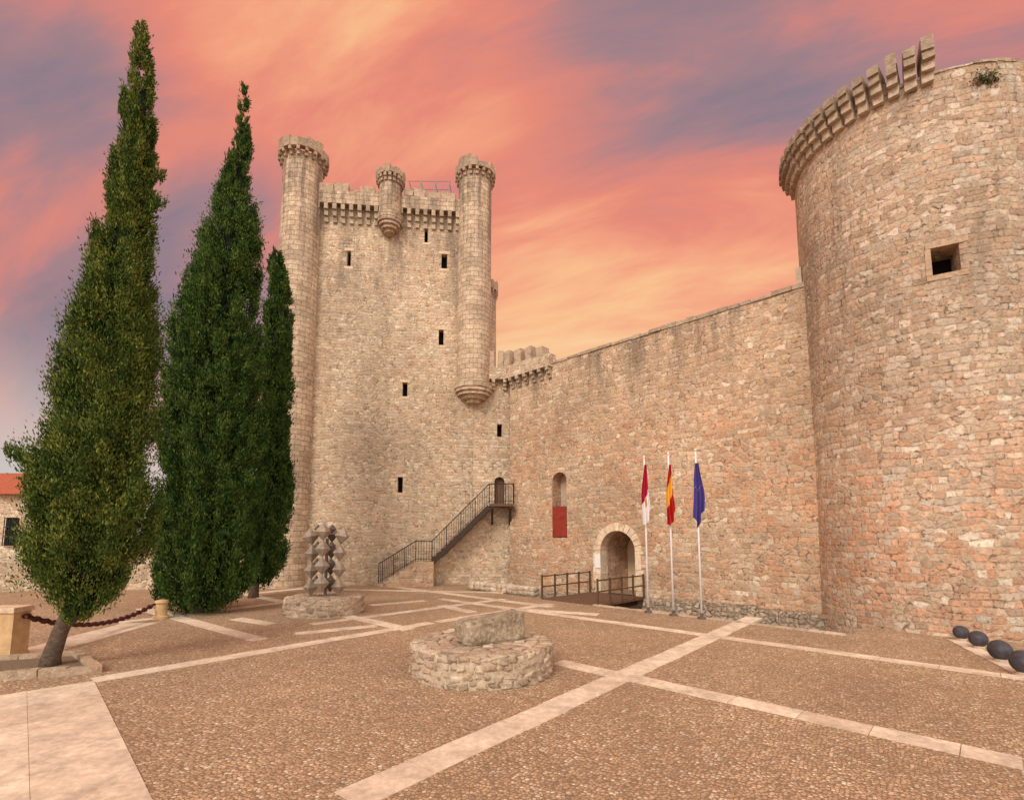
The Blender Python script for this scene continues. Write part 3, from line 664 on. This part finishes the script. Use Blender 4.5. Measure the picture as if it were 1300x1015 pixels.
# ------------------------------------------------------------ rubble drums
def rubble_drum(name,ctr,Rr,h,courses,label,cat,seed=1,wr=(.10,.26)):
    random.seed(seed); o=thing(name,(ctr[0],ctr[1],0),label,cat)
    core=MB(); lathe(core,ctr[0],ctr[1],[(0,-.1),(Rr-.018,-.1),(Rr-.022,h-.028),(0,h-.012)],64,.004); core.build('core',M['mortar'],o)
    ring=MB(); ch=h/courses
    for q in range(courses):
        a=random.random(); a_end=a+2*math.pi
        while a<a_end-.04:
            wa=min(random.uniform(*wr)/Rr,a_end-a); am=a+wa/2; rd=Vector((math.cos(am),math.sin(am))); tg_=Vector((-rd.y,rd.x)); dp=.13
            stone(ring,V3(Vector(ctr)+rd*(Rr-dp+random.uniform(-.012,.010)),ch*(q+.5)+random.uniform(-.025,.025)),tg_,rd,wa*Rr/2*.97,dp,ch*.5*random.uniform(.72,1.10),random.uniform(.32,.6),16,10,.22,.12,nsc=1.9); a+=wa
    ring.build('ring_wall',M['rubble'],o,smooth=True)
    top=MB(); rr=Rr-.14
    while rr>.1:
        a=random.random(); a_end=a+2*math.pi
        while a<a_end-.05:
            wa=min(random.uniform(.16,.40)/rr,a_end-a); am=a+wa/2; rd=Vector((math.cos(am),math.sin(am))); tg_=Vector((-rd.y,rd.x))
            stone(top,V3(Vector(ctr)+rd*(rr+random.uniform(-.012,.006)),h-.022),tg_,rd,wa*rr/2*.98,.112,.024+random.uniform(0,.012),.42,14,6,.2,.02,nsc=1.9); a+=wa
        rr-=.225
    top.build('top_stones',M['rubble'],o,smooth=True); return o
PC=((613-650)/640*9.35,9.33)
rubble_drum('stone_platform',PC,1.27,.50,4,'low round rubble stone platform carrying a rough stone block','platform',seed=5)
random.seed(9)
bl=MB(); A=PY(583,805,9.0); B=PY(660,790,9.6); ax0=(B-A).xy.normalized(); ay0=Vector((-ax0.y,ax0.x)); mid=(A+B)/2
stone(bl,(mid.x,mid.y,.50+.225),ax0,ay0,.585,.25,.225,.18,96,64,.075,nsc=1.7)
for k,v in enumerate(bl.v):
    if v[2]>.6: bl.v[k]=(v[0],v[1],v[2]+.06*((Vector(v).xy-mid.xy).dot(ax0)/.6))
bo=bl.build('stone_block',M['granite'],None,smooth=True,loc=(mid.x,mid.y,.5)); meta(bo,'large rough tan stone block lying on the round rubble platform','stone block')
SC=((417-650)/640*15.9,15.9)
rubble_drum('sculpture_plinth',SC,1.17,.50,3,'low rubble stone plinth under the metal sculpture','plinth',seed=8,wr=(.16,.34))
# ------------------------------------------------------------ sculpture: four upright columns of faceted diamonds
so=thing('metal_sculpture',(SC[0],SC[1],.5),'abstract metal sculpture of stacked diamond shapes on a rubble plinth','sculpture')
zt_=PY(408,663,15.9).z; zb_=.52; nD=4; hD=(zt_-zb_)/(nD+.35)
def diamond(dx,dy,z,w,h,rot,mat,tilt=0):
    q=MB(); C0=Vector((SC[0]+dx,SC[1]+dy,z)); m3=Matrix.Rotation(tilt,3,'Y')
    e=[C0+m3@Vector((w*math.cos(rot+i*math.pi/2),w*math.sin(rot+i*math.pi/2),0)) for i in range(4)]
    T_=C0+m3@Vector((0,0,h)); B_=C0-m3@Vector((0,0,h))
    q.add(e+[T_,B_],[(0,1,4),(1,2,4),(2,3,4),(3,0,4),(1,0,5),(2,1,5),(3,2,5),(0,3,5)]); q.build('diamond',M[mat],so)
for ci,(dx,dy,o_) in enumerate(((-.42,-.10,.0),(-.0,-.36,.30),(.42,-.04,.05),(.02,.36,.15))):
    for k in range(nD):
        top_=k==nD-1; diamond(dx*(1.14 if top_ else 1),dy,zb_+hD*(k+.5+o_),.23+(.03 if top_ else 0),hD*.54,.10+ci*.22+.1*k,'steel' if ci!=3 else 'steel_dark',(.16*(1 if dx>.1 else -1 if dx<-.1 else 0) if top_ else 0))
for k in range(nD):
    for ci,(dx,dy) in enumerate(((-.21,-.22),(.21,-.18))): diamond(dx,dy,zb_+hD*(k+.95),.13,hD*.30,.2+ci*.2,'steel_dark')
q=MB(); tube(q,(SC[0],SC[1],.45),(SC[0],SC[1],zt_-.5),.05,10); q.build('core_post',M['steel_dark'],so)
# ------------------------------------------------------------ ball bollards
BL=['dark stone ball bollard against the round tower, farthest of four','dark stone ball bollard second from the round tower','dark stone ball bollard third from the round tower','dark stone ball bollard cut by the right frame edge']
for i,(x,y,r_) in enumerate(((1221,813,.15),(1243,823,.165),(1271,840,.185),(1301,857,.19))):
    P=G(x,y); o=thing('ball_bollard',(P.x,P.y,0),BL[i],'bollard','ball bollards beside the round tower')
    q=MB(); lathe(q,P.x,P.y,[(0,.06)]+[(r_*math.sin(math.pi*k/20),.04+r_-r_*math.cos(math.pi*k/20)) for k in range(1,20)]+[(0,.04+2*r_)],32); q.build('ball',M['ball'],o,smooth=True)
    q=MB(); lathe(q,P.x,P.y,[(0,0),(r_*.62,0),(r_*.62,.05),(r_*.45,.075),(0,.075)],20); q.build('foot',M['mortar'],o)
# ------------------------------------------------------------ left pillar, chain, post
PL_=G(-8,837); 
o=thing('stone_pillar',(PL_.x,PL_.y,0),'square ochre stone pillar with cap holding the chain, at the left frame edge','pillar')
q=MB(); hw_=.30; obox(q,PL_,(1,0),(0,1),-hw_,hw_,0,.36,0,.88,.004); q.build('shaft',M['ochre'],o)
q=MB(); obox(q,PL_,(1,0),(0,1),-hw_-.03,hw_+.03,-.03,.39,.882,.98,.006); q.build('cap',M['frame_stone'],o)
q=MB(); obox(q,PL_,(1,0),(0,1),-hw_-.02,hw_+.02,-.02,.38,-.01,.1,.004); q.build('base',M['ochre'],o)
PP=G(204,785); o=thing('chain_post',(PP.x,PP.y,0),'short pale stone post holding the far end of the chain','post')
q=MB(); lathe(q,PP.x,PP.y,[(0,0),(.2,0),(.2,.08),(.15,.1),(.14,.42),(.18,.46),(.16,.52),(0,.55)],20); q.build('shaft',M['ochre'],o)
q=MB(); tube(q,(PP.x-.13,PP.y,.4),(PP.x-.22,PP.y-.05,.4),.02,8); q.build('ring',M['rust'],o)
def chain(name,A,B,sag,label):
    A=Vector(A);B=Vector(B); L=(B-A).length; nL=int(L/.12); q=MB(); pts=[A.lerp(B,i/nL)-Vector((0,0,sag*4*(i/nL)*(1-i/nL))) for i in range(nL+1)]
    for i in range(nL):
        p=(pts[i]+pts[i+1])/2; dr=(pts[i+1]-pts[i]).normalized(); sd=dr.orthogonal().normalized(); sd=Matrix.Rotation((i%2)*math.pi/2,3,dr)@sd; up_=dr.cross(sd)
        vs_=[];fs_=[]; a_n,b_n=12,6
        for a in range(a_n):
            t_=2*math.pi*a/a_n; cdir=dr*math.cos(t_)*.085+sd*math.sin(t_)*.05; rdn=(dr*math.cos(t_)+sd*math.sin(t_)).normalized()
            for b in range(b_n):
                ph_=2*math.pi*b/b_n; vs_.append(p+cdir+(rdn*math.cos(ph_)+up_*math.sin(ph_))*.024)
        for a in range(a_n):
            for b in range(b_n): fs_.append((a*b_n+b,a*b_n+(b+1)%b_n,((a+1)%a_n)*b_n+(b+1)%b_n,((a+1)%a_n)*b_n+b))
        q.add(vs_,fs_)
    o=q.build(name,M['rust'],None,smooth=True,recalc=False,loc=tuple(A)); meta(o,label,'chain')
chain('chain',(PL_.x+hw_+.02,PL_.y+.2,.80),(PP.x-.2,PP.y-.05,.4),.34,'rust brown chain sagging between the ochre pillar and the short post')
pk=thing('planter',tuple(G(60,850)),'low stone edged tree bed around the nearest cypress trunk','tree bed')
qa,qb,qc,qd=G(-60,868),G(122,853),G(96,834),G(-60,845)
def kerbseg(mb,A,B,w=.14,h=.13):
    a=(B-A).xy; L=a.length; a.normalize(); b=Vector((-a.y,a.x)); x=-w/2
    while x<L: l=min(random.uniform(.3,.5),L+w/2-x); obox(mb,A,a,b,x,x+l-.010,-w/2,w/2,-.05,h+random.uniform(-.012,.012),.008); x+=l
for (A,B) in ((qa,qb),(qb,qc),(qc,qd)):
    q=MB(); kerbseg(q,A,B); q.build('kerb',M['rubble'],pk)
q=MB(); q.add([V3(p.xy,.05) for p in (qa,qb,qc,qd)],[(0,1,2,3)]); q.build('soil',M['soil'],pk)
# ------------------------------------------------------------ cypresses
def cypress(name,prof,Y,base,label,lm,nC,perC,leaf,seed,extra=None,trunk_r=.14,rag=1.0,fit=.86,vary=.44):
    rng=np.random.default_rng(seed); random.seed(seed)
    zs=[];cx=[];rr=[]
    for (py,xl,xr) in prof:
        t1=math.atan((xl-650)/F);t2=math.atan((xr-650)/F); tm=(t1+t2)/2; Dd=Y/math.cos(tm); A=PY(650+F*math.tan(tm),py,Y)
        zs.append(A.z);cx.append(A.x);rr.append(Dd*math.sin((t2-t1)/2)*fit)
    zs=np.array(zs[::-1]);cx=np.array(cx[::-1]);rr=np.array(rr[::-1])
    Bp=G(*base); Bp=Vector((Bp.x,Y,0)); o=thing(name,(Bp.x,Y,0),label,'tree','cypress trees on the plaza')
    zz_=np.linspace(zs[0],zs[-1],400); rz=np.interp(zz_,zs,rr)
    dens=np.maximum(rz,.16); cdf=np.cumsum(dens);cdf/=cdf[-1]
    # the crown is made of upright plumes (branches), each carrying many sprays
    nB=int(60*rag+50)
    bz=np.interp(rng.random(nB)*.97,cdf,zz_); ba=rng.random(nB)*2*np.pi; bL=(.6+1.2*rng.random(nB))*(.5+.5*np.interp(bz,zs,rr)/rr.max()); bo=.97-vary/2+vary*rng.random(nB); bw_=(.16+.15*rng.random(nB))*np.clip(np.interp(bz,zs,rr)/rr.max()+.25,.3,1)
    def lump(an,z): return 1+.07*np.sin(an*3+z*2.1+seed)+.07*np.sin(an*5-z*3.3)+.07*np.sin(z*5.7+an*2)
    nP=int(nC*.66); nF=nC-nP
    bi=rng.integers(0,nB,nP); tt=rng.random(nP)**.8; z1=bz[bi]+bL[bi]*tt; z1=np.minimum(z1,zs[-1]); Rb=np.interp(z1,zs,rr)
    r1=Rb*(bo[bi]*(.88+.20*tt)); r1=np.maximum(r1,.02); wv=bw_[bi]*(1-.78*tt)*np.clip(Rb/.6,.35,1)
    px=np.interp(z1,zs,cx)+r1*np.cos(ba[bi])+rng.normal(0,1,nP)*wv*.55; py_=Y+r1*np.sin(ba[bi])+rng.normal(0,1,nP)*wv*.55
    cP=np.stack([px,py_,z1],1); oP=np.stack([np.cos(ba[bi]),np.sin(ba[bi]),np.zeros(nP)],1)
    z=np.interp(rng.random(nF),cdf,zz_); an=rng.random(nF)*2*np.pi; R_=np.interp(z,zs,rr); fr=.94-.35*rng.random(nF)**1.3
    rad_=R_*lump(an,z)*fr*.92; cF=np.stack([np.interp(z,zs,cx)+rad_*np.cos(an),Y+rad_*np.sin(an),z],1); oF=np.stack([np.cos(an),np.sin(an),np.zeros(nF)],1)
    ctr=np.vstack([cP,cF]); out=np.vstack([oP,oF]); R_=np.concatenate([Rb,R_])
    if extra is not None:
        ex=[];eo=[]
        for (P,Q,k) in extra:
            P=np.array(P);Q=np.array(Q)
            for _ in range(k):
                f_=rng.random(); ex.append(P+(Q-P)*f_+rng.normal(0,.05,3)); dq=(Q-P)/np.linalg.norm(Q-P); eo.append(dq)
        ctr=np.vstack([ctr,ex]); out=np.vstack([out,eo]); R_=np.concatenate([R_,np.full(len(ex),.3)])
    n_=len(ctr); sg=np.clip(R_*.10,.025,.062)[:,None]*np.array([1,1,2.3])*(.6+.8*rng.random((n_,1)))
    lean=out*.4+np.array([0,0,1.0]); ctrL=np.repeat(ctr,perC,0); sgL=np.repeat(sg,perC,0); outL=np.repeat(out,perC,0)
    off=rng.normal(0,1,ctrL.shape)*sgL; off+=outL*off[:,2:3]*.3
    pos=ctrL+off
    dr=np.repeat(lean,perC,0)+rng.normal(0,.36,pos.shape); dr/=np.linalg.norm(dr,axis=1,keepdims=True)
    sd=np.cross(dr,rng.normal(0,1,pos.shape)); sd/=np.linalg.norm(sd,axis=1,keepdims=True)
    L=leaf*(.6+.8*rng.random((len(pos),1))); Wd=L*.17
    v=np.stack([pos,pos+dr*L*.45+sd*Wd,pos+dr*L,pos+dr*L*.45-sd*Wd],1).reshape(-1,3)-np.array([Bp.x,Y,0])
    me=bpy.data.meshes.new('crown'); nv=len(v); nf=nv//4
    me.vertices.add(nv); me.vertices.foreach_set('co',v.astype(np.float32).ravel()); me.loops.add(nv); me.loops.foreach_set('vertex_index',np.arange(nv,dtype=np.int32))
    me.polygons.add(nf); me.polygons.foreach_set('loop_start',np.arange(0,nv,4,dtype=np.int32)); me.polygons.foreach_set('loop_total',np.full(nf,4,dtype=np.int32)); me.update(calc_edges=True)
    me.materials.append(lm); cr=bpy.data.objects.new('crown',me); COL.objects.link(cr); cr.parent=o; WOFF[cr]=WOFF[o]
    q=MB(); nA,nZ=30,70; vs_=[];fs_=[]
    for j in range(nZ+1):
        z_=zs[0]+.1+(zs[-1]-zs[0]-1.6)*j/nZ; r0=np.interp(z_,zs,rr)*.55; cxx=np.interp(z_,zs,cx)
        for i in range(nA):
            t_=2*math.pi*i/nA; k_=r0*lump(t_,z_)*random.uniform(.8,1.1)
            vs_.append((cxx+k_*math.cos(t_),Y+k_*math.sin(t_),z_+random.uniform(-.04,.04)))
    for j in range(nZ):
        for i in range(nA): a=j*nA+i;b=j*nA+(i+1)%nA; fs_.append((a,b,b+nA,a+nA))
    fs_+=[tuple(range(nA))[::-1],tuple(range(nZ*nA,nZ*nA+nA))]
    q.add(vs_,fs_); q.build('shade_core',M['core'],cr)  # solid near-black core: crown's inner shade put into colour, blocks see-through
    pts=[Vector((Bp.x,Y,-.1)),Vector((Bp.x+.02,Y,.2))]; rads=[trunk_r*1.45,trunk_r*1.1]
    for i,z_ in enumerate([.6,1.2,2.2,4,7]):
        if z_<zs[-1]-1: f_=min(1,max(0,(z_)/(zs[0]+.8))); pts.append(Vector((Bp.x+(np.interp(z_,zs,cx)-Bp.x)*f_,Y,z_))); rads.append(trunk_r*(.95-.13*i))
    q=MB(); sweep(q,pts,rads); q.build('trunk',M['bark'],o,smooth=True)
    for k in range(7):
        z_=zs[0]*.75+.3*k; t_=k*2.4; b=Vector((np.interp(z_,zs,cx)*.6+Bp.x*.4,Y,z_)); r1=np.interp(z_+.7,zs,rr)*.75
        q=MB(); tube(q,b,(np.interp(z_+.7,zs,cx)+r1*math.cos(t_),Y+r1*math.sin(t_),z_+.8),trunk_r*.3,6,trunk_r*.1); q.build('limb',M['bark'],o)
    if extra is not None:
        for (P,Q,k) in extra: q=MB(); tube(q,P,Q,.03,6,.012); q.build('limb',M['bark'],o)
    return o
p1=[(33,174,184),(60,167,191),(100,160,197),(150,149,198),(200,142,202),(250,134,198),(300,124,197),(350,112,195),(400,92,203),(450,82,203),(500,64,200),(550,60,199),(600,42,198),(650,36,195),(700,34,191),(735,44,170),(765,64,140),(785,76,112)]
Y1=9.4
ex=[(tuple(PY(70,605,Y1)),tuple(PY(12,575,Y1-.2)),34),(tuple(PY(185,232,Y1)),tuple(PY(212,215,Y1)),7),(tuple(PY(188,268,Y1)),tuple(PY(210,258,Y1)),6)]
cypress('cypress_tree',p1,Y1,(68,846),'tall leaning cypress with bare lower trunk in the stone edged bed, leftmost of three',M['leaf'],4600,66,.064,3,ex,.13,1.6,.85)
p2=[(108,308,313),(140,302,318),(180,294,320),(230,281,323),(280,266,326),(330,246,332),(380,228,332),(430,217,331),(500,207,333),(560,203,334),(620,199,333),(680,190,331),(730,188,323),(758,198,307),(772,220,272)]
cypress('cypress_tree',p2,15.9,(244,779),'dense dark cypress standing in the middle of the three',M['leaf2'],6000,50,.092,17,None,.2,3.0,.91,.24)
p3=[(318,347,354),(345,342,362),(380,338,371),(430,335,369),(500,331,368),(560,328,367),(620,323,366),(680,313,365),(720,306,357),(742,309,343)]
cypress('cypress_tree',p3,19.6,(322,758),'smaller dark cypress closest to the keep, partly hidden by the middle one',M['leaf2'],2600,44,.12,23,None,.16,.9,.9,.36)
rng=np.random.default_rng(4); q=MB(); Pp=towerhit(1250,100)
for i in range(260):
    p=Pp+Vector(rng.normal(0,1,3)*np.array([.16,.08,.11])); p=Vector(p); r0=(p.xy-TC).length
    if r0<RT+.03: p=V3(TC+(p.xy-TC).normalized()*(RT+.03),p.z)
    dd=Vector(rng.normal(0,1,3)).normalized()*.07; s_=dd.orthogonal().normalized()*.025; q.add([p,p+dd*.5+s_,p+dd,p+dd*.5-s_],[(0,1,2,3)])
po=q.build('wall_plant',M['leaf'],None,recalc=False,loc=tuple(Pp)); meta(po,'small green plant growing high on the round tower','plant')
# ------------------------------------------------------------ left background
hs=thing('house',(-22,23,0),'stone house with red tiled roof behind the leftmost cypress','house')
yH=22.5; xr=PY(46,640,yH).x; ze=PY(20,626,yH).z; zr2=PY(20,600,yH+2.4).z
q=MB(); obox(q,(0,0),(1,0),(0,1),xr-9,xr,yH,yH+5,0,ze); q.build('wall',M['keep'],hs)
q=MB(); q.add([(xr-9.3,yH-.35,ze-.05),(xr+.3,yH-.35,ze-.05),(xr+.3,yH+2.5,zr2),(xr-9.3,yH+2.5,zr2),(xr+.3,yH+5.3,ze),(xr-9.3,yH+5.3,ze)],[(0,1,2,3),(3,2,4,5),(1,4,2),(0,3,5)],[[(0,0),(9.6,0),(9.6,3),(0,3)],[(0,0),(9.6,0),(9.6,3),(0,3)],[(0,0)]*3,[(0,0)]*3]); q.build('roof',M['tiles'],hs)
for (xa,xb,ya,yb) in ((6,26,657,692),):
    A=PY(xa,yb,yH);B=PY(xb,ya,yH); q=MB(); obox(q,(0,0),(1,0),(0,1),A.x-.06,B.x+.06,yH-.04,yH-.01,A.z-.06,B.z+.06); wo=q.build('window',M['plaster'],hs)
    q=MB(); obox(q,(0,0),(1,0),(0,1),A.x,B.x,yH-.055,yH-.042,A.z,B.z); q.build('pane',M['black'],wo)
    q=MB()
    for i in range(6): x=A.x+(B.x-A.x)*i/5; tube(q,(x,yH-.12,A.z),(x,yH-.12,B.z),.018,6)
    for i in range(4): z=A.z+(B.z-A.z)*i/3; tube(q,(A.x,yH-.12,z),(B.x,yH-.12,z),.018,6)
    q.build('grille',M['iron'],wo)
q=MB(); yW=20.5; zW=PY(180,706,yW).z
xE=PY(352,706,23).x
q.add([(-30,yW,0),(xE,23.2,0),(xE,23.5,0),(-30,yW+.3,0),(-30,yW,zW-.5),(xE,23.2,zW),(xE,23.5,zW),(-30,yW+.3,zW-.5)],BF)
bw_=q.build('boundary_wall',M['keep'],None,loc=(-20,22,0)); meta(bw_,'low beige stone boundary wall running behind the cypresses to the keep','wall')
# ------------------------------------------------------------ world
w=bpy.data.worlds.new('World'); S.world=w; w.use_nodes=True; n=N(w)
tc=n('ShaderNodeTexCoord'); D=tc.outputs['Generated']; sx=n('ShaderNodeSeparateXYZ',{'Vector':D}); X_,Y_,Z_=sx.outputs
zc=n.math('ADD',n.math('MAXIMUM',Z_,0),.36)
A=n.math('DIVIDE',n.math('ADD',n.math('MULTIPLY',X_,.93),n.math('MULTIPLY',Y_,-.37)),zc); B=n.math('DIVIDE',n.math('ADD',n.math('MULTIPLY',X_,.37),n.math('MULTIPLY',Y_,.93)),zc)
cv=n('ShaderNodeCombineXYZ',{0:n.math('MULTIPLY',A,.60),1:n.math('MULTIPLY',B,1.75),2:5.2})
cv2=n('ShaderNodeCombineXYZ',{0:n.math('MULTIPLY',A,.70),1:n.math('MULTIPLY',B,2.2),2:7.0})
n1=n.noise(cv.outputs[0],1.15,4,.48,.5); n2=n.noise(cv2.outputs[0],2.6,10,.64,.6)
fac=n.math('ADD',n.math('MULTIPLY',n1.outputs[0],.64),n.math('MULTIPLY',n2.outputs[0],.36))
def spot(px,py,lo,hi):
    v=ray(px,py).normalized(); dp=n('ShaderNodeVectorMath',{0:D,1:tuple(v)},operation='DOT_PRODUCT'); return n.mapr(dp.outputs['Value'],lo,hi)
fac=n.math('ADD',fac,n.math('MULTIPLY',spot(760,430,.88,1.0),.14))
fac=n.math('ADD',fac,n.math('MULTIPLY',spot(430,130,.90,1.0),.04))
fac=n.math('SUBTRACT',fac,n.math('MULTIPLY',spot(880,90,.95,1.0),.085))
fac=n.math('SUBTRACT',fac,n.math('MULTIPLY',spot(-20,280,.90,1.0),.085))
fac=n.math('ADD',n.math('MULTIPLY',n.math('SUBTRACT',fac,.5),1.85),.535)
col=n.ramp(fac,[(.18,c(140,124,136)),(.32,c(170,130,134)),(.44,c(212,134,124)),(.56,c(233,140,118)),(.68,c(246,162,126)),(.82,c(252,192,140)),(.98,c(254,216,164))])
hz=n.math('MULTIPLY',n.mapr(Z_,.34,.04),spot(-100,620,.80,1.0)); col=n.mix(n.math('MULTIPLY',hz,.95),col,c(206,200,194))
back=n.mapr(Y_,.15,-.45); col=n.mix(back,col,(1.66,1.56,1.50,1))
sky=n('ShaderNodeTexSky'); sky.sky_type='NISHITA'; sky.sun_disc=False
SE,SR=R(38),R(205); sky.sun_elevation=SE; sky.sun_rotation=SR
b1=n('ShaderNodeBackground',{'Color':col,'Strength':.97}); b2=n('ShaderNodeBackground',{'Color':sky.outputs[0],'Strength':.006}); ad=n('ShaderNodeAddShader',{0:b1.outputs[0],1:b2.outputs[0]})
ow=n('ShaderNodeOutputWorld'); n.l.new(ad.outputs[0],ow.inputs[0])
sun=bpy.data.lights.new('sun','SUN'); sun.energy=2.0; sun.angle=R(20); sun.color=(1,.93,.84); so_=bpy.data.objects.new('sun',sun); COL.objects.link(so_)
dv=Vector((math.sin(SR)*math.cos(SE),math.cos(SR)*math.cos(SE),math.sin(SE))); so_.rotation_euler=dv.to_track_quat('Z','Y').to_euler()
S.view_settings.view_transform='Standard'; S.view_settings.look='None'; S.view_settings.exposure=0
